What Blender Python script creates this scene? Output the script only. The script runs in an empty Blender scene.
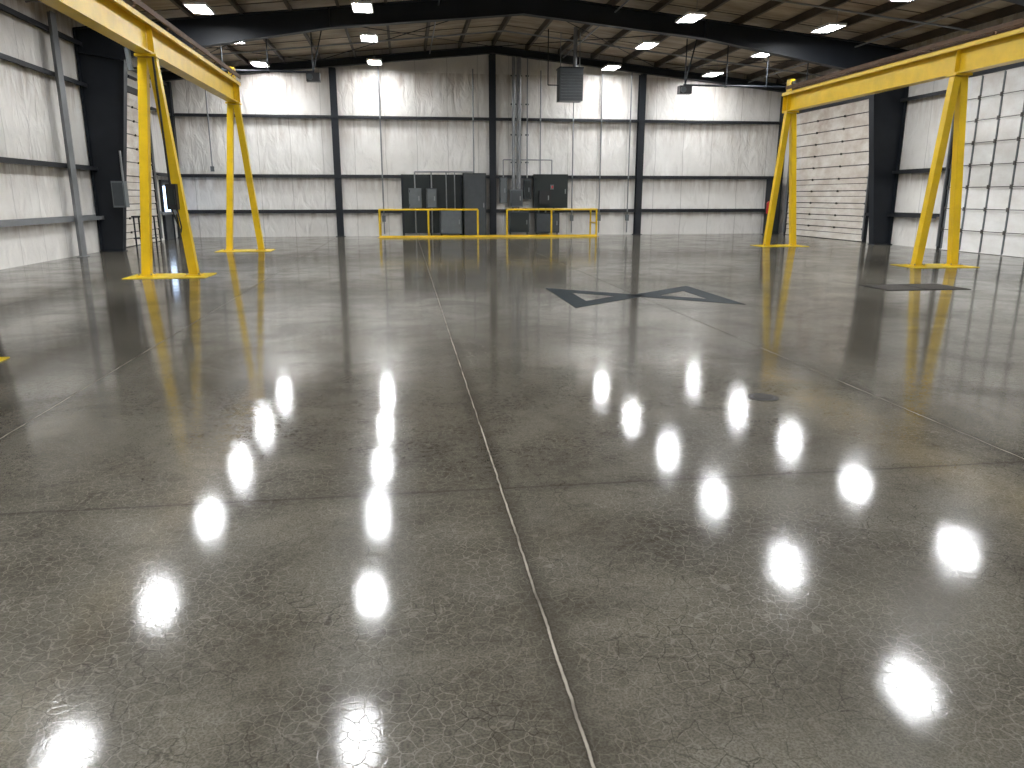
import bpy, math, random
from mathutils import Vector, Matrix
random.seed(4)
S=bpy.context.scene
try:
    S.view_settings.view_transform='Standard'
    S.view_settings.look='None'
    S.view_settings.exposure=0.0
except Exception as e: print(e)

# ---------------------------------------------------------------- node helpers
class N:
    def __init__(s,name):
        s.m=bpy.data.materials.new(name); s.m.use_nodes=True
        s.t=s.m.node_tree; s.n=s.t.nodes; s.l=s.t.links
        s.b=s.n['Principled BSDF']
    def new(s,t,**k):
        a=s.n.new(t)
        for kk,v in k.items(): setattr(a,kk,v)
        return a
    def link(s,a,b): s.l.new(a,b)
    def inp(s,sock,v):
        if v is None: return
        if hasattr(v,'is_linked') or isinstance(v,bpy.types.NodeSocket): s.link(v,sock)
        else: sock.default_value=v
    def math(s,op,a,b=None,c=None,clamp=False):
        x=s.new('ShaderNodeMath',operation=op); x.use_clamp=clamp
        s.inp(x.inputs[0],a)
        if b is not None: s.inp(x.inputs[1],b)
        if c is not None: s.inp(x.inputs[2],c)
        return x.outputs[0]
    def coords(s):
        c=s.new('ShaderNodeTexCoord'); sp=s.new('ShaderNodeSeparateXYZ')
        s.link(c.outputs['Object'],sp.inputs[0]); return c.outputs['Object'],sp.outputs
    def comb(s,x,y,z):
        c=s.new('ShaderNodeCombineXYZ'); s.inp(c.inputs[0],x); s.inp(c.inputs[1],y); s.inp(c.inputs[2],z); return c.outputs[0]
    def noise(s,vec,scale,detail=4,rough=.55,dist=0):
        x=s.new('ShaderNodeTexNoise'); s.inp(x.inputs['Vector'],vec); x.inputs['Scale'].default_value=scale
        x.inputs['Detail'].default_value=detail; x.inputs['Roughness'].default_value=rough; x.inputs['Distortion'].default_value=dist
        return x.outputs[0]
    def mr(s,v,a,b,c=0.,d=1.,smooth=False):
        x=s.new('ShaderNodeMapRange'); x.clamp=True
        if smooth: x.interpolation_type='SMOOTHSTEP'
        s.inp(x.inputs[0],v)
        for i,q in zip((1,2,3,4),(a,b,c,d)): s.inp(x.inputs[i],q)
        return x.outputs[0]
    def mix(s,f,a,b,mode='MIX'):
        x=s.new('ShaderNodeMix',data_type='RGBA',blend_type=mode)
        s.inp(x.inputs[0],f)
        s.inp(x.inputs[6],a if not isinstance(a,tuple) else (*a,1)[:4])
        s.inp(x.inputs[7],b if not isinstance(b,tuple) else (*b,1)[:4])
        return x.outputs[2]
    def bump(s,h,strength,dist=.01):
        x=s.new('ShaderNodeBump'); s.inp(x.inputs['Height'],h); x.inputs['Strength'].default_value=strength
        x.inputs['Distance'].default_value=dist; s.link(x.outputs[0],s.b.inputs['Normal']); return x
    def set(s,k,v): s.inp(s.b.inputs[k],v if not (isinstance(v,tuple) and len(v)==3) else (*v,1))

def simple(name,col,rough=.5,metal=0.,var=.25,scale=3.,dirt=None,spec=.5):
    n=N(name); v,_=n.coords()
    f=n.mr(n.noise(v,scale,5,.6),.35,.7)
    d=tuple(c*(1-var) for c in col) if dirt is None else dirt
    n.set('Base Color',n.mix(f,col,d)); n.set('Roughness',rough); n.set('Metallic',metal)
    n.b.inputs['Specular IOR Level'].default_value=spec
    return n.m

M={}
M['yellow']=simple('yellow_paint',(.74,.49,.006),.35,0,.18,2.5)
M['yellow_floor']=simple('yellow_floor_paint',(.74,.54,.015),.4,0,.3,8,None,.25)
M['steel']=simple('dark_primer_steel',(.010,.013,.018),.5,0,.3,2,None,.3)
M['rail']=simple('rusty_rail_steel',(.10,.05,.02),.6,.3,.5,4)
M['girt']=simple('grey_girt_steel',(.024,.026,.030),.5,.1,.3,2,None,.3)
M['girt_light']=simple('galvanised_girt_steel',(.22,.23,.24),.45,.3,.2,2)
M['purlin']=simple('purlin_steel',(.07,.052,.034),.6,0,.5,2)
M['panelgreen']=simple('dark_green_enamel',(.019,.025,.024),.4,0,.2,2,None,.3)
M['boxgrey']=simple('grey_box_enamel',(.042,.050,.055),.4,0,.2,5)
M['boxgrey2']=simple('light_grey_box_enamel',(.11,.125,.13),.4,0,.2,5)
M['black']=simple('black_rubber',(.008,.008,.009),.5,0,.2,5)
M['conduit']=simple('galvanised_conduit',(.26,.27,.28),.35,.6,.2,5)
M['white']=simple('white_enamel',(.7,.7,.68),.4,0,.1,3)
M['red']=simple('red_enamel',(.45,.02,.015),.35,0,.2,5)
M['logo']=simple('slate_floor_paint',(.022,.030,.034),.6,0,.35,6,None,.04)
M['hinge']=simple('door_hardware_steel',(.07,.065,.06),.5,.3,.3,5)
M['plate']=simple('steel_cover_plate',(.038,.034,.029),.6,0,.4,4,None,.10)
M['frame']=simple('pit_frame_steel',(.010,.010,.010),.6,0,.4,4,None,.05)

def emit(name,col,st):
    n=N(name); n.set('Base Color',(.8,.8,.8)); n.set('Emission Color',col); n.b.inputs['Emission Strength'].default_value=st; return n.m
M['lamp']=emit('led_lens',(.965,.98,1.0),130)
M['glow_pane']=emit('added_blue_glow_pane',(.50,.68,1.0),4)  # added emitter, stands in for bluish daylight at the left corner

# wall vinyl insulation
def wallmat(name,warm=1.0):
    n=N(name); v,o=n.coords()
    u=n.math('ADD',o[0],o[1]); z=o[2]
    vs=n.comb(n.math('MULTIPLY',u,2.6),n.math('MULTIPLY',z,.35),0.)
    streak=n.noise(vs,1.3,5,.62)
    big=n.noise(v,.35,4,.6)
    base=n.mix(n.mr(big,.35,.65),(.76,.745,.715),(.62,.60,.565))
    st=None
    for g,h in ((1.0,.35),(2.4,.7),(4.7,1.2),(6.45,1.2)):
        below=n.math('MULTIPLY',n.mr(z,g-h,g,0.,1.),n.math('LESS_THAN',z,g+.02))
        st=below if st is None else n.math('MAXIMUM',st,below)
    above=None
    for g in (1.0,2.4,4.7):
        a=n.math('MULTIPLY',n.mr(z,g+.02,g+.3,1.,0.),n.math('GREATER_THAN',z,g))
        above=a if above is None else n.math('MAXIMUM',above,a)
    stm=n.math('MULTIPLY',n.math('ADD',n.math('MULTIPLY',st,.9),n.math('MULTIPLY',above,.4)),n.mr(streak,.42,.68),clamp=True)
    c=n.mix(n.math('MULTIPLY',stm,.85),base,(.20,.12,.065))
    c=n.mix(n.math('MULTIPLY',n.mr(z,4.2,6.8),.34),c,(.33,.27,.22))
    fr=n.math('FRACT',n.math('DIVIDE',n.math('ADD',u,n.math('MULTIPLY',n.noise(v,1.1,2),.10)),1.27))
    seam=n.math('LESS_THAN',n.math('ABSOLUTE',n.math('SUBTRACT',fr,.5)),.012)
    c=n.mix(n.math('MULTIPLY',seam,.4),c,(.22,.20,.18))
    n.set('Base Color',c); n.set('Roughness',.38)
    w=n.noise(n.comb(n.math('MULTIPLY',u,1.8),n.math('MULTIPLY',z,.8),0.),1.6,3,.5,.6)
    pill=n.math('SINE',n.math('MULTIPLY',fr,6.283))
    n.bump(n.math('ADD',n.math('MULTIPLY',w,1.2),n.math('MULTIPLY',pill,.2)),.6,.11)
    return n.m
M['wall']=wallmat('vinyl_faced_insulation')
def ceilmat():
    n=N('stained_roof_insulation'); v,o=n.coords()
    f=n.mr(n.noise(n.comb(n.math('MULTIPLY',o[0],.5),n.math('MULTIPLY',o[1],1.2),0.),1.0,5,.6),.35,.68)
    c=n.mix(f,(.48,.405,.30),(.23,.17,.105))
    fr=n.math('FRACT',n.math('DIVIDE',o[1],1.27))
    c=n.mix(n.math('MULTIPLY',n.math('LESS_THAN',fr,.05),.5),c,(.08,.05,.03))
    n.set('Base Color',c); n.set('Roughness',.7)
    return n.m
M['ceil']=ceilmat()
def doormat(name,a,b,stain):
    n=N(name); v,o=n.coords()
    s=n.noise(n.comb(n.math('MULTIPLY',o[1],1.2),n.math('MULTIPLY',o[2],2.5),o[0]),1.2,5,.65)
    c=n.mix(n.mr(s,.35,.65),a,b)
    f=n.math('MULTIPLY',n.mr(n.noise(v,1.1,5,.7),.42,.7),n.mr(o[2],1.,5.5,.15,1.))
    c=n.mix(n.math('MULTIPLY',f,stain),c,(.24,.12,.05))
    n.set('Base Color',c); n.set('Roughness',.45); return n.m
M['door_w']=doormat('white_steel_door',(.74,.74,.72),(.64,.63,.60),.35)
M['door_d']=doormat('weathered_steel_door',(.68,.65,.60),(.54,.49,.42),.65)

def floormat():
    n=N('polished_concrete'); v,o=n.coords()
    big=n.mr(n.noise(v,.28,5,.62,.6),.42,.58,smooth=True)
    med=n.mr(n.noise(v,1.0,7,.70,.7),.42,.62)
    med2=n.mr(n.noise(v,4.0,6,.72,.4),.42,.64)
    fine=n.mr(n.noise(v,24,4,.75),.40,.64)
    speck=n.mr(n.noise(v,110,2,.6),.42,.60)
    c=n.mix(big,(.148,.137,.109),(.080,.071,.053))
    c=n.mix(n.math('MULTIPLY',med,.66),c,(.034,.029,.021))
    c=n.mix(n.math('MULTIPLY',med2,.40),c,(.135,.127,.107))
    c=n.mix(n.math('MULTIPLY',fine,.30),c,(.175,.165,.14))
    c=n.mix(n.math('MULTIPLY',speck,.42),c,(.024,.021,.017))
    # crazing network
    nn=n.new('ShaderNodeTexNoise'); n.link(v,nn.inputs['Vector']); nn.inputs['Scale'].default_value=9; nn.inputs['Detail'].default_value=4
    sc=n.new('ShaderNodeVectorMath',operation='SCALE'); n.link(nn.outputs['Color'],sc.inputs[0]); sc.inputs[3].default_value=.06
    wv=n.new('ShaderNodeVectorMath',operation='ADD'); n.link(v,wv.inputs[0]); n.link(sc.outputs[0],wv.inputs[1])
    def cr(scale,a,b):
        vo=n.new('ShaderNodeTexVoronoi',feature='DISTANCE_TO_EDGE'); n.link(wv.outputs[0],vo.inputs['Vector']); vo.inputs['Scale'].default_value=scale
        return n.mr(vo.outputs['Distance'],a,b,1.,0.)
    line=cr(20,.012,.050); dline=cr(11,.005,.025)
    area=n.mr(n.noise(v,.9,4,.6),.40,.60,.30,1.)
    near=n.mr(o[1],2.2,7.0,1.,.12)
    craze=n.math('MULTIPLY',n.math('MULTIPLY',line,area),near)
    dcr=n.math('MULTIPLY',n.math('MULTIPLY',dline,n.mr(n.noise(v,1.4,3,.6),.42,.6,.15,1.)),near)
    c=n.mix(n.math('MULTIPLY',craze,.46),c,(.24,.225,.19))
    c=n.mix(n.math('MULTIPLY',dcr,.65),c,(.020,.017,.013))
    # saw-cut joints
    wob=n.math('MULTIPLY',n.math('SUBTRACT',n.noise(v,5,4,.6),.5),.022)
    def joint(ax,p,k,w0,w1):
        d=n.math('ABSOLUTE',n.math('SUBTRACT',n.math('ADD',o[ax],wob),p))
        return n.math('MULTIPLY',n.mr(d,w0,w1,1.,0.),k)
    def mx(L):
        r=None
        for q in L: r=q if r is None else n.math('MAXIMUM',r,q)
        return r
    js=((0,.49,1.),(0,-2.78,.9),(0,3.81,1.),(1,4.0,.5),(0,7.1,.25),(0,-6.05,.3),(1,12.2,.2))
    Jw=mx([joint(a,p,k,.015,.10) for a,p,k in js])
    Jd=mx([joint(a,p,k,.005,.014) for a,p,k in js])
    Jl=mx([joint(a,p,1.,.003,.007) for a,p,k in js[:3]])
    c=n.mix(n.math('MULTIPLY',Jw,.45),c,(.03,.026,.02))
    c=n.mix(n.math('MULTIPLY',Jd,.8),c,(.02,.017,.013))
    jn=n.mr(n.noise(v,2.3,3,.6),.32,.62,.2,1.)
    c=n.mix(n.math('MULTIPLY',Jl,jn),c,(.36,.33,.28))
    h=n.math('SUBTRACT',n.noise(v,2.2,2,.45),n.math('MULTIPLY',craze,.06))
    bp=n.new('ShaderNodeBump'); n.link(h,bp.inputs['Height']); bp.inputs['Strength'].default_value=.10; bp.inputs['Distance'].default_value=.010
    dif=n.new('ShaderNodeBsdfDiffuse'); n.link(c,dif.inputs['Color']); dif.inputs['Roughness'].default_value=.3
    g1=n.new('ShaderNodeBsdfAnisotropic',distribution='BECKMANN'); g1.inputs['Color'].default_value=(1,1,1,1)
    n.link(n.math('ADD',n.mr(med,0,1,.085,.115),n.math('MULTIPLY',fine,.025)),g1.inputs['Roughness']); n.link(bp.outputs[0],g1.inputs['Normal'])
    g2=n.new('ShaderNodeBsdfAnisotropic',distribution='BECKMANN'); g2.inputs['Color'].default_value=(1,1,1,1); g2.inputs['Roughness'].default_value=.24
    gm=n.new('ShaderNodeMixShader'); gm.inputs[0].default_value=.16; n.link(g1.outputs[0],gm.inputs[1]); n.link(g2.outputs[0],gm.inputs[2])
    fr=n.new('ShaderNodeFresnel'); fr.inputs['IOR'].default_value=1.43
    k=n.math('SUBTRACT',n.mr(med,0,1,.93,.70),n.math('ADD',n.math('MULTIPLY',craze,.8),n.math('ADD',n.math('MULTIPLY',Jd,.5),n.math('MULTIPLY',fine,.12))))
    k=n.math('MULTIPLY',fr.outputs[0],n.math('MAXIMUM',k,.1),clamp=True)
    ms=n.new('ShaderNodeMixShader'); n.link(k,ms.inputs[0]); n.link(dif.outputs[0],ms.inputs[1]); n.link(gm.outputs[0],ms.inputs[2])
    out=[q for q in n.n if q.type=='OUTPUT_MATERIAL'][0]
    n.link(ms.outputs[0],out.inputs['Surface']); n.n.remove(n.b)
    return n.m
M['floor']=floormat()

# ---------------------------------------------------------------- mesh builder
class B:
    def __init__(s): s.v=[];s.f=[];s.fm=[];s.mats=[];s.sm=[]
    def mi(s,m):
        if m not in s.mats: s.mats.append(m)
        return s.mats.index(m)
    def add(s,vs,fs,m,smooth=False):
        o=len(s.v); s.v+= [tuple(p) for p in vs]; k=s.mi(m)
        for f in fs: s.f.append([i+o for i in f]); s.fm.append(k); s.sm.append(smooth)
    def box(s,x0,x1,y0,y1,z0,z1,m):
        x0,x1=sorted((x0,x1));y0,y1=sorted((y0,y1));z0,z1=sorted((z0,z1))
        s.add([(x0,y0,z0),(x1,y0,z0),(x1,y1,z0),(x0,y1,z0),(x0,y0,z1),(x1,y0,z1),(x1,y1,z1),(x0,y1,z1)],
              [(0,3,2,1),(4,5,6,7),(0,1,5,4),(1,2,6,5),(2,3,7,6),(3,0,4,7)],m)
    def hexa(s,a,b,m):
        s.add(list(a)+list(b),[(3,2,1,0),(4,5,6,7),(0,1,5,4),(1,2,6,5),(2,3,7,6),(3,0,4,7)],m)
    def bar(s,p,q,w,d,m,ref=(0,1,0)):
        p=Vector(p);q=Vector(q);ax=(q-p).normalized();r=Vector(ref)
        a=(r-ax*ax.dot(r)).normalized();b=ax.cross(a)
        a*=d/2;b*=w/2
        s.hexa([p-a-b,p+a-b,p+a+b,p-a+b],[q-a-b,q+a-b,q+a+b,q-a+b],m)
    def cyl(s,p,q,r,m,n=12,r2=None):
        p=Vector(p);q=Vector(q);ax=(q-p).normalized();r2=r if r2 is None else r2
        a=ax.orthogonal().normalized();b=ax.cross(a)
        A=[p+(a*math.cos(t)+b*math.sin(t))*r for t in [2*math.pi*i/n for i in range(n)]]
        C=[q+(a*math.cos(t)+b*math.sin(t))*r2 for t in [2*math.pi*i/n for i in range(n)]]
        s.add(A+C,[(i,(i+1)%n,n+(i+1)%n,n+i) for i in range(n)],m,True)
        s.add(A,[tuple(reversed(range(n)))],m); s.add(C,[tuple(range(n))],m)
    def path(s,pts,r,m,n=8):
        for i in range(len(pts)-1): s.cyl(pts[i],pts[i+1],r,m,n)
    def obj(s,name,loc=(0,0,0),bevel=0):
        me=bpy.data.meshes.new(name)
        L=Vector(loc)
        me.from_pydata([tuple(Vector(p)-L) for p in s.v],[],s.f)
        for m in s.mats: me.materials.append(M[m])
        for p,k,sm in zip(me.polygons,s.fm,s.sm): p.material_index=k; p.use_smooth=sm
        me.update()
        o=bpy.data.objects.new(name,me); o.location=loc; S.collection.objects.link(o)
        return o

XL,XR,YB,YF=-9.1,16.6,-9.0,33.0
XC=3.75
def zr(x): return 7.75-.1*abs(x-XC)
# ---------------------------------------------------------------- shell
b=B(); b.box(XL-.3,XR+.3,YB-.3,YF+.3,-.3,0,'floor'); b.obj('floor')
b=B(); b.box(XL-.2,XL,YB-.2,YF+.2,0,zr(XL),'wall'); b.obj('wall_left')
b=B(); b.box(XR,XR+.2,YB-.2,YF+.2,0,zr(XR),'wall'); b.obj('wall_right')
def gable(y0,y1,name):
    b=B()
    P=[(XL,0),(XR,0),(XR,zr(XR)),(XC,zr(XC)),(XL,zr(XL))]
    n=5
    b.add([(x,y0,z) for x,z in P]+[(x,y1,z) for x,z in P],
          [tuple(range(n)),tuple(reversed(range(n,2*n)))]+[(i,n+i,n+(i+1)%n,(i+1)%n) for i in range(n)],'wall')
    return b.obj(name)
gable(YF,YF+.2,'wall_far'); gable(YB-.2,YB,'wall_back')
b=B()
for xa,xb in ((XL-.2,XC),(XC,XR+.2)):
    za,zb=zr(xa),zr(xb)
    b.hexa([(xa,YB-.2,za),(xb,YB-.2,zb),(xb,YF+.2,zb),(xa,YF+.2,za)],
           [(xa,YB-.2,za+.15),(xb,YB-.2,zb+.15),(xb,YF+.2,zb+.15),(xa,YF+.2,za+.15)],'ceil')
b.obj('ceiling')
b=B()
x=XL+.5
xs=[]
while x<XR-.2:
    xs.append(x); x+=1.37
for x in xs:
    z=zr(x)-.01
    b.box(x-.012,x+.012,YB,YF,z-.21,z,'purlin')
    b.box(x-.012,x+.08,YB,YF,z-.215,z-.195,'purlin')
for y in [YB+2.6+i*2.75 for i in range(15)]:
    for i in range(len(xs)-1):
        b.cyl((xs[i],y,zr(xs[i])-.15),(xs[i+1],y,zr(xs[i+1])-.15),.012,'purlin',5)
b.obj('roof_purlins')

# ---------------------------------------------------------------- rigid frames
def frame(Y):
    b=B()
    def mir(x,side): return x if side==0 else 2*XC-x
    for side in (0,1):
        out=[(-9.05,0),(-9.05,6.2),(-7.6,zr(-7.6)-.22),(-2,zr(-2)-.22),(XC,zr(XC)-.22)]
        inn=[(-8.45,0),(-7.80,5.4),(-7.65,5.5),(-2,6.42),(XC,6.97)]
        out=[(mir(x,side),z) for x,z in out]; inn=[(mir(x,side),z) for x,z in inn]
        for i in range(4):
            a,c,d,e=out[i],out[i+1],inn[i+1],inn[i]
            b.hexa([(p[0],Y-.012,p[1]) for p in (a,c,d,e)],[(p[0],Y+.012,p[1]) for p in (a,c,d,e)],'steel')
            for L in (out,inn):
                p,q=L[i],L[i+1]
                if (Vector(p)-Vector(q)).length>.02:
                    b.bar((p[0],Y,p[1]),(q[0],Y,q[1]),.03,.28,'steel',(0,1,0))
        b.bar((out[1][0],Y,out[1][1]-.6),(inn[1][0],Y,inn[1][1]),.03,.28,'steel')
        b.bar((out[3][0],Y,out[3][1]),(inn[3][0],Y,inn[3][1]),.04,.28,'steel')
        xa,xb=sorted((out[0][0],inn[0][0]))
        b.box(xa-.02,xb+.04,Y-.2,Y+.2,0,.025,'steel')
        for t in (.3,.6,.9):
            xx=inn[3][0]+(inn[4][0]-inn[3][0])*t; zz=inn[3][1]+(inn[4][1]-inn[3][1])*t
            b.bar((xx,Y,zz),(xx,Y+.75,zr(xx)-.2),.04,.04,'steel',(1,0,0))
    b.obj('steel_portal_frame',(XC,Y,0))
for Y in (24.7,16.5,8.3,.1,-8.1): frame(Y)

for x in (-2.65,3.72,10.05):
    b=B(); zt=zr(x)-.56
    b.box(x-.13,x+.13,YF-.30,YF-.285,0,zt,'steel'); b.box(x-.13,x+.13,YF-.05,YF-.035,0,zt,'steel'); b.box(x-.01,x+.01,YF-.285,YF-.05,0,zt,'steel')
    b.box(x-.18,x+.18,YF-.34,YF-.02,0,.02,'steel')
    b.obj('endwall_column',(x,YF-.17,0))
b=B()
for sd in (0,1):
    xa=XL if sd==0 else XR
    for dz in (.24,.5):
        b.bar((xa,YF-.16,zr(xa)-dz),(XC,YF-.16,zr(XC)-dz),.02,.26,'steel')
    b.hexa([(xa,YF-.17,zr(xa)-.5),(XC,YF-.17,zr(XC)-.5),(XC,YF-.17,zr(XC)-.24),(xa,YF-.17,zr(xa)-.24)],
           [(xa,YF-.15,zr(xa)-.5),(XC,YF-.15,zr(XC)-.5),(XC,YF-.15,zr(XC)-.24),(xa,YF-.15,zr(xa)-.24)],'steel')
b.obj('endwall_rafter')
for x in (XL+.16,XR-.16):
    b=B(); b.box(x-.12,x+.12,YF-.25,YF-.01,0,zr(x)-.56,'steel'); b.box(x-.15,x+.15,YF-.3,YF-.01,0,.02,'steel'); b.obj('corner_post')

def girt(x0,x1,y0,y1,z,inward,m,name='wall_girt'):
    b=B()
    if inward=='y':
        b.box(x0,x1,y0-.20,y0,z-.008,z+.008,m); b.box(x0,x1,y0-.206,y0-.194,z-.05,z+.05,m)
        b.box(x0,x1,y0-.012,y0,z,z+.09,m)
    else:
        s=inward
        b.box(x0,x0+s*.20,y0,y1,z-.008,z+.008,m); b.box(x0+s*.194,x0+s*.206,y0,y1,z-.055,z+.055,m)
        b.box(x0,x0+s*.012,y0,y1,z,z+.09,m)
    b.obj(name)
for z in (1.0,2.4,4.7):
    girt(XL+.29,XR-.29,YF-.0,None,z,'y','girt')
DR1=(26.2,32.0); DR2=(15.2,22.0); DL1=(25.75,30.2); DZ=5.0
def side_girts(x,s,doors):
    for z,m in ((1.0,'girt_light' if s>0 else 'girt'),(2.4,'girt'),(4.7,'girt'),(5.8,'girt')):
        segs=[(YB,YF-.3)]
        if z<DZ+.1:
            for d in doors:
                ns=[]
                for a,c in segs:
                    if d[0]>a and d[1]<c: ns+=[(a,d[0]-.2),(d[1]+.2,c)]
                    else: ns.append((a,c))
                segs=ns
        for a,c in segs:
            if c-a>.9: girt(x,None,a,c,z,s,m)
side_girts(XL,1,[DL1]); side_girts(XR,-1,[DR1,DR2])

# ---------------------------------------------------------------- doors
def sectional(name,x,s,d,zt,nsec,mat,ncol,ribs=False):
    y0,y1=d; b=B()
    fx=x+s*.004
    h=zt/nsec
    for i in range(nsec):
        z0=i*h+(.022 if ribs else .012); z1=(i+1)*h-.012
        b.box(fx+s*.02,fx+s*.06,y0,y1,z0,z1,mat)
        if ribs:
            b.box(fx+s*.06,fx+s*.075,y0,y1,z0,z0+.05,mat)
            b.box(fx+s*.06,fx+s*.07,y0,y1,z0+h*.5,z0+h*.5+.02,'hinge' if i<5 else mat)
        else:
            b.box(fx+s*.06,fx+s*.085,y0,y1,z0,z0+.03,mat); b.box(fx+s*.06,fx+s*.085,y0,y1,z1-.03,z1,mat)
    b.box(fx,fx+s*.03,y0,y1,0,zt,'hinge')
    for k in range(ncol+1):
        yy=y0+(y1-y0)*k/ncol
        yy=min(max(yy,y0+.04),y1-.04)
        if not ribs:
            b.box(fx+s*.06,fx+s*.09,yy-.022,yy+.022,0.02,zt-.02,'boxgrey2')
        for i in range(1,nsec):
            w=.025 if ribs else .04
            b.box(fx+s*.06,fx+s*.115,yy-w,yy+w,i*h-w*1.4,i*h+w*1.4,'hinge')
    for yy in (y0-.08,y1+.08):
        b.box(x,x+s*.10,yy-.06,yy+.06,0,zt+.25,'steel')
        b.box(x+s*.10,x+s*.16,yy-.02,yy+.02,.1,zt+.3,'conduit')
    b.box(x,x+s*.12,y0-.14,y1+.14,zt+.0,zt+.2,'steel')
    b.cyl((x+s*.25,y0-.1,zt+.45),(x+s*.25,y1+.1,zt+.45),.02,'conduit')
    ym=(y0+y1)/2
    b.cyl((x+s*.25,ym-.9,zt+.45),(x+s*.25,ym-.1,zt+.45),.055,'steel'); b.cyl((x+s*.25,ym+.1,zt+.45),(x+s*.25,ym+.9,zt+.45),.055,'steel')
    for yy in (y0-.08,ym,y1+.08): b.box(x,x+s*.29,yy-.02,yy+.02,zt+.38,zt+.52,'steel')
    return b.obj(name)
sectional('door_1',XR,-1,DR1,DZ,11,'door_d',3,True)
sectional('door_2',XR,-1,DR2,DZ,8,'door_w',8)
sectional('door_3',XL,1,DL1,DZ,11,'door_d',3,True)
b=B(); y0,y1=31.1,32.1  # added door, put in to carry the blue glowing pane
b.box(XL,XL+.06,y0,y1,0,2.15,'boxgrey'); 
for a,c in ((y0-.08,y0),(y1,y1+.08)): b.box(XL,XL+.10,a,c,0,2.23,'steel')
b.box(XL,XL+.10,y0,y1,2.15,2.23,'steel')
b.box(XL+.06,XL+.07,y0+.15,y1-.15,.95,2.0,'glow_pane')
b.cyl((XL+.06,y0+.1,1.0),(XL+.13,y0+.1,1.0),.02,'conduit'); b.box(XL+.11,XL+.14,y0+.08,y0+.2,.985,1.015,'conduit')
b.obj('added_glow_door')
b=B(); y0,y1=32.22,32.68
b.box(XR-.8,XR-.3,y0,y1,0,2.4,'steel'); b.box(XR-.75,XR-.35,y0-.02,y0,.15,2.3,'panelgreen'); b.box(XR-.7,XR-.67,y0-.05,y0-.02,1.1,1.3,'conduit')
b.obj('steel_locker')
b=B(); b.cyl((15.6,31.9,.9),(15.6,31.9,1.35),.09,'red',16); b.cyl((15.6,31.9,1.35),(15.6,31.9,1.42),.09,'red',16,.03); b.cyl((15.6,31.9,1.42),(15.6,31.9,1.5),.03,'black',8)
b.path([(15.6,31.9,1.47),(15.48,31.9,1.4),(15.47,31.9,1.1)],.014,'black'); b.box(15.57,15.63,31.86,31.9,0,.9,'steel'); b.box(15.45,15.75,31.75,32.05,0,.03,'steel')
b.obj('fire_extinguisher_on_stand')

b=B(); b.box(XL+.21,XL+.34,22.55,22.57,0,6.2,'girt_light'); b.box(XL+.32,XL+.34,22.42,22.75,0,6.2,'girt_light'); b.box(XL+.21,XL+.38,22.38,22.8,0,.02,'girt_light')
b.obj('wall_post')

# ---------------------------------------------------------------- crane runways
ZB0,ZB1=4.28,4.86
def runway(X,ctrl):
    b=B(); ya,yb=1.0,24.75
    b.box(X-.14,X+.14,ya,yb,ZB0,ZB0+.03,'yellow'); b.box(X-.16,X+.16,ya,yb,ZB1-.03,ZB1,'yellow'); b.box(X-.012,X+.012,ya,yb,ZB0+.03,ZB1-.03,'yellow')
    b.box(X-.19,X-.17,ya,yb,ZB1-.09,ZB1+.012,'yellow'); b.box(X+.17,X+.19,ya,yb,ZB1-.09,ZB1+.012,'yellow'); b.box(X-.19,X+.19,ya,yb,ZB1,ZB1+.014,'rail')
    b.box(X-.055,X+.055,ya,yb,ZB1+.014,ZB1+.03,'rail'); b.box(X-.012,X+.012,ya,yb,ZB1+.03,ZB1+.08,'rail'); b.box(X-.03,X+.03,ya,yb,ZB1+.08,ZB1+.115,'rail')
    so=-1 if X<XC else 1
    for yy in [ya+.5+2.0*i for i in range(12)]: b.bar((X-so*.19,yy,ZB1+.01),(X-so*.26,yy,ZB1+.12),.03,.03,'rail')
    b.box(X-so*.24,X-so*.28,ya,yb-.4,ZB1+.06,ZB1+.16,'rail')
    b.box(X-.08,X+.08,yb-.3,yb-.05,ZB1+.014,ZB1+.40,'yellow'); b.cyl((X,yb-.42,ZB1+.28),(X,yb-.3,ZB1+.28),.06,'black')
    b.box(X-.14,X+.14,yb-.015,yb,ZB0,ZB1,'yellow')
    for yl in (7.75,16.7,24.45,1.3):
        for s in (-1,1):
            b.bar((X+s*.47,yl,.03),(X+s*.085,yl,ZB0-.06),.17,.17,'yellow')
            b.box(X+s*.47-.16,X+s*.47+.16,yl-.16,yl+.16,.012,.035,'yellow')
            for dx in(-.12,.12):
                for dy in(-.12,.12): b.cyl((X+s*.47+dx,yl+dy,.035),(X+s*.47+dx,yl+dy,.07),.015,'conduit',6)
            b.box(X+s*.02,X+s*.13,yl-.006,yl+.006,ZB0+.03,ZB1-.03,'yellow')
        b.box(X-.20,X+.20,yl-.17,yl+.17,ZB0-.05,ZB0,'yellow')
        b.box(X-.8,X+.8,yl-.5,yl+.5,.001,.012,'yellow_floor')
    if ctrl:
        yl=16.7
        b.box(X+.14,X+.34,yl-.26,yl-.10,1.35,1.85,'black'); b.box(X+.17,X+.31,yl-.275,yl-.26,1.45,1.75,'panelgreen')
        b.cyl((X+.2,yl-.12,1.85),(X+.12,yl-.1,ZB0),.022,'black',8)
        b.path([(X+.3,yl-.16,1.35),(X+.36,yl-.2,1.0),(X+.33,yl-.15,.9),(X+.2,yl-.16,1.35)],.015,'black')
        b.cyl((X-.33,yl-.12,ZB0+.1),(X-.3,yl-.12,ZB0-.3),.05,'boxgrey2')
    b.obj('crane_runway',(X,16.7,0))
runway(-4.85,True); runway(12.45,False)

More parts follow.
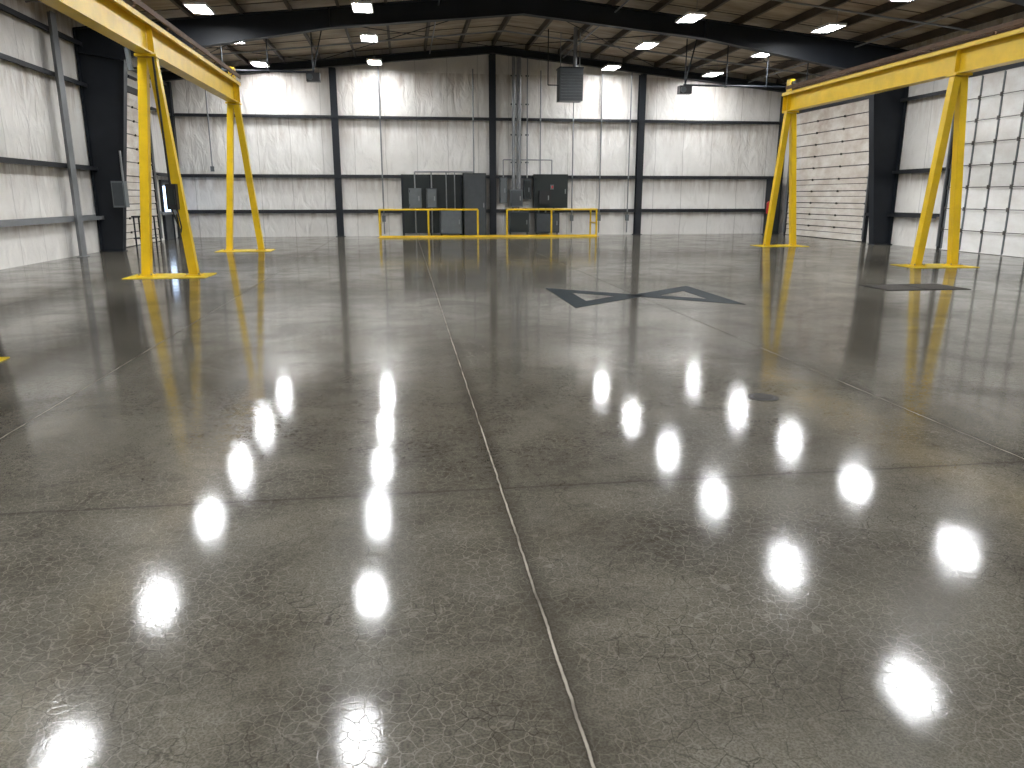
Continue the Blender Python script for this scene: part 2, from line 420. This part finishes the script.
# ---------------------------------------------------------------- lights
def lightmesh():
    b=B()
    b.box(-.28,.28,-.53,.53,.03,.07,'white')
    b.box(-.21,.21,-.45,.45,.014,.03,'lamp')
    b.box(-.28,-.26,-.53,.53,0,.03,'white'); b.box(.26,.28,-.53,.53,0,.03,'white'); b.box(-.26,.26,-.53,-.51,0,.03,'white'); b.box(-.26,.26,.51,.53,0,.03,'white')
    b.box(-.10,.10,-.25,.25,.07,.13,'boxgrey2')
    for y in(-.45,.45): b.cyl((0,y,.07),(0,y,.40),.006,'conduit',5)
    me=b.obj('high_bay_light'); return me
proto=lightmesh(); first=True
for X in (-5.2,-.95,8.35,12.6):
    for Y in (31.6,27.0,22.85,19.0,14.8,10.4,6.1,1.8,-2.6,-6.6):
        z=6.58 if abs(X-XC)<6 else 6.42
        if first: o=proto; first=False
        else: o=bpy.data.objects.new('high_bay_light',proto.data); S.collection.objects.link(o)
        o.location=(X,Y,z)

# ---------------------------------------------------------------- hanging things
b=B(); X,Y=6.05,28.6
b.box(X-.42,X+.42,Y-.3,Y+.3,4.95,6.05,'boxgrey')
for i in range(9): b.box(X-.38,X+.38,Y-.33,Y-.3,5.05+i*.1,5.08+i*.1,'boxgrey')
b.box(X-.44,X+.44,Y-.32,Y+.32,6.03,6.08,'steel')
for dx in(-.35,.35): b.cyl((X+dx,Y,6.08),(X+dx,Y,zr(X)-.25),.015,'conduit')
b.cyl((X+.2,Y+.1,6.08),(X+.2,Y+.1,zr(X)-.05),.07,'conduit'); b.path([(X-.42,Y,5.5),(X-.8,Y,5.5),(X-.8,Y,zr(X-.8)-.25)],.02,'black')
b.obj('unit_heater')
for (xa,xb,Y,z) in ((-8.6,-2.85,27.6,5.62),(10.0,16.1,27.6,5.45)):
    b=B(); b.cyl((xa,Y,z),(xb,Y,z),.035,'steel')
    n=4
    for i in range(n+1):
        x=xa+(xb-xa)*i/n; b.cyl((x,Y,z),(x,Y,zr(x)-.15),.022,'steel',8)
        b.cyl((x-.04,Y,z),(x+.04,Y,z),.055,'steel')
    xe=xb if xa<0 else xa
    b.box(xe-.22,xe+.22,Y-.15,Y+.15,z-.30,z-.03,'black'); b.cyl((xe-.1,Y-.2,z-.17),(xe-.1,Y-.15,z-.17),.1,'boxgrey'); b.bar((xe,Y,z),(xe+.35,Y,zr(xe)-.15),.04,.04,'steel')
    b.obj('hanging_reel_on_pipe')
b=B()
for Y,z in ((29.4,.34),(21.2,.34)):
    b.cyl((XL+.3,Y,zr(XL)-z),(XC,Y,zr(XC)-z),.028,'conduit',8); b.cyl((XC,Y,zr(XC)-z),(XR-.3,Y,zr(XR)-z),.028,'conduit',8)
for X in (1.2,6.6,14.6,-7):
    b.cyl((X,YB+.1,zr(X)-.36),(X,YF-.4,zr(X)-.36),.025,'conduit',8)
b.obj('ceiling_conduit')
b=B()
for xa,xb in ((-8.9,-3.2),(-3.2,3.75),(3.75,10.7),(10.7,16.4)):
    b.cyl((xa,25,zr(xa)-.28),(xb,32.7,zr(xb)-.28),.014,'steel',6); b.cyl((xb,25,zr(xb)-.28),(xa,32.7,zr(xa)-.28),.014,'steel',6)
b.obj('roof_bracing_rod')

# ---------------------------------------------------------------- electrical gear on far wall
YW=YF-.22
def cab(name,x0,x1,z0,z1,d,m,door='panelgreen',legs=False,y=YW,handle=True):
    b=B(); b.box(x0,x1,y-d,y,z0,z1,m)
    b.box(x0+.04,x1-.04,y-d-.018,y-d,z0+.04,z1-.04,door)
    if handle: b.box(x1-.13,x1-.09,y-d-.05,y-d-.018,(z0+z1)/2-.1,(z0+z1)/2+.08,'conduit')
    for zz in (z0+.15*(z1-z0),z0+.85*(z1-z0)): b.cyl((x0+.03,y-d-.02,zz-.05),(x0+.03,y-d-.02,zz+.05),.015,'steel',8)
    if legs:
        for xx in(x0+.06,x1-.06): b.box(xx-.03,xx+.03,y-d*.6,y-d*.6+.06,0,z0,'steel')
    return b.obj(name)
b=B(); b.box(-.1,2.42,YW-.06,YW-.0,.12,2.5,'panelgreen')
for x in (-.05,1.1,2.37): b.box(x-.04,x+.04,YW-.08,YW-.06,.0,2.5,'steel')
b.obj('equipment_backboard')
cab('switchgear_cabinet',2.44,3.38,0,2.55,.5,'panelgreen','boxgrey')
yb_=YW-.085
cab('disconnect_switch',.2,.72,1.15,1.95,.22,'boxgrey2','boxgrey2',y=yb_)
cab('disconnect_switch',.92,1.36,1.15,1.95,.22,'boxgrey','boxgrey2',y=yb_)
cab('transformer_enclosure',1.45,2.35,.1,1.1,.55,'boxgrey','boxgrey2',legs=True,y=yb_)
b=B()
for x in(.46,1.14): b.cyl((x,yb_-.1,.1),(x,yb_-.1,1.145),.03,'conduit'); b.cyl((x,yb_-.1,1.955),(x,yb_-.1,2.6),.03,'conduit')
b.cyl((.46,yb_-.1,2.6),(2.9,yb_-.1,2.6),.03,'conduit')
for x,zt in ((1.75,1.105),(2.1,1.105)): b.cyl((x,yb_-.1,zt),(x,yb_-.1,2.6),.025,'conduit')
b.cyl((2.9,yb_-.1,2.555),(2.9,yb_-.1,6.6),.03,'conduit')
b.obj('electrical_conduit')
b=B()  # cross conduits between the right-hand boxes
yy=YW-.12
b.path([(4.14,yy,2.405),(4.14,yy,3.1),(6.2,yy,3.1),(6.2,yy,2.525)],.025,'conduit')
b.path([(5.7,yy,2.525),(5.7,yy,3.5),(5.7,yy,6.6)],.03,'conduit')
for x in (5.65,5.95,6.3): b.cyl((x,yy,.955),(x,yy,1.145),.03,'conduit')
for x in (4.55,4.8): b.cyl((x,yy,1.005),(x,yy,1.195),.03,'conduit')
b.obj('electrical_conduit')
cab('breaker_box',3.98,4.3,1.35,2.4,.2,'boxgrey','boxgrey2')
cab('breaker_box',4.42,4.95,1.2,1.9,.25,'boxgrey2','boxgrey')
cab('breaker_box',5.0,5.32,1.5,2.3,.2,'boxgrey','panelgreen')
cab('distribution_panel',5.42,6.85,1.15,2.52,.35,'panelgreen','panelgreen')
cab('disconnect_switch',5.6,6.1,1.3,1.85,.15,'black','black',y=YW-.37)
cab('motor_starter_box',4.35,5.2,.15,1.0,.45,'boxgrey','panelgreen',legs=True)
cab('motor_starter_box',5.5,6.5,.12,.95,.4,'panelgreen','boxgrey',legs=True)
b=B(); b.box(6.14,6.2,YW-.46,YW-.41,1.95,2.05,'red'); b.box(6.1,6.24,YW-.41,YW-.372,1.9,2.1,'boxgrey2'); b.obj('alarm_button')
b=B()
for x,r,m in ((4.58,.075,'conduit'),(4.82,.075,'conduit'),(4.72,.03,'conduit'),(5.15,.03,'girt_light')):
    z0=1.91 if x<5 else 2.31
    b.cyl((x,YW-.1,z0),(x,YW-.1,zr(x)-.55),r,m,12)
    for z in (3,4.1,5.3,6.4): b.box(x-r-.04,x+r+.04,YW-.02,YW,z-.03,z+.03,'girt')
b.obj('conduit_riser')
for x,z0,m in ((-.85,.1,'conduit'),(-7.5,2.6,'conduit'),(7.1,.1,'girt_light'),(8.3,.1,'girt_light'),(9.55,.1,'conduit')):
    b=B(); b.cyl((x,YW-.06,z0),(x,YW-.06,zr(x)-.55),.028,m,8); b.box(x-.07,x+.07,YW-.12,YW,z0-.02 if z0>.5 else .6,z0+.18 if z0>.5 else .85,'boxgrey2')
    b.obj('wall_conduit')
b=B(); b.box(-8.42,-8.07,24.2,24.5,1.3,2.05,'boxgrey2'); b.box(-8.39,-8.10,24.18,24.2,1.35,2.0,'boxgrey'); b.cyl((-8.12,24.35,2.05),(-8.12,24.35,2.9),.03,'conduit'); 
b.obj('column_control_box')
b=B()
for x in(-8.15,-7.7):
    for y in(24.95,25.4): b.bar((x,y,0),(x,y,1.0),.04,.04,'steel',(1,0,0))
b.box(-8.2,-7.65,24.9,25.45,1.0,1.04,'steel'); b.box(-8.2,-7.65,24.9,25.45,.35,.38,'steel')
b.obj('metal_stand')

b=B(); y=31.55; r=.038
b.box(-1.0,7.9,y-.05,y+.05,.0,.08,'yellow')
for xa,xb in ((-1.0,2.95),(4.15,7.9)): b.cyl((xa,y,1.1),(xb,y,1.1),r,'yellow')
for x in (-1.0,.95,2.95,4.15,6.0,7.9):
    b.cyl((x,y,0),(x,y,1.1),r,'yellow'); b.box(x-.1,x+.1,y-.1,y+.1,0,.015,'yellow')
for ret in (-1.0,7.9):
    b.cyl((ret,y,1.1),(ret,YF-.4,1.1),r,'yellow'); b.cyl((ret,YF-.4,0),(ret,YF-.4,1.1),r,'yellow')
    b.cyl((ret,y,.55),(ret,YF-.4,.55),r*.8,'yellow')
b.obj('guard_rail')

# ---------------------------------------------------------------- floor items
b=B()
def ring(P,Q):
    n=len(P); b.add([(x,y,.003) for x,y in P]+[(x,y,.003) for x,y in Q],[(i,(i+1)%n,n+(i+1)%n,n+i) for i in range(n)],'logo')
cx,cy=3.80,12.25
for s in(-1,1):
    P=[(cx-s*.18,cy),(cx+s*1.33,cy-1.28),(cx+s*1.33,cy+1.28)]
    Q=[(cx+s*.38,cy),(cx+s*1.0,cy-.54),(cx+s*1.0,cy+.54)]
    if s<0: P=[P[0],P[2],P[1]];Q=[Q[0],Q[2],Q[1]]
    ring(P,Q)
b.obj('floor_logo')
b=B(); b.cyl((2.87,5.7,.0),(2.87,5.7,.004),.125,'plate',32); b.cyl((2.87,5.7,.004),(2.87,5.7,.006),.095,'steel',32); b.cyl((2.87,5.7,.006),(2.87,5.7,.008),.085,'plate',32)
b.obj('floor_cleanout_cover')
b=B(); b.box(8.35,9.95,12.3,13.2,.0,.006,'frame'); b.box(8.4,9.12,12.36,13.14,.006,.01,'plate'); b.box(9.18,9.9,12.36,13.14,.006,.01,'plate'); b.obj('floor_pit_cover')

w=bpy.data.worlds.new('world'); S.world=w; w.use_nodes=True
w.node_tree.nodes['Background'].inputs[0].default_value=(.5,.6,.8,1); w.node_tree.nodes['Background'].inputs[1].default_value=.3
c=bpy.data.cameras.new('camera'); co=bpy.data.objects.new('camera',c); S.collection.objects.link(co)
c.sensor_fit='HORIZONTAL'; c.sensor_width=36; c.lens=760*36/1024; c.clip_end=200
co.location=(0,0,1.6); co.rotation_euler=(math.radians(90-13.83),0,math.radians(-7.86))
S.camera=co
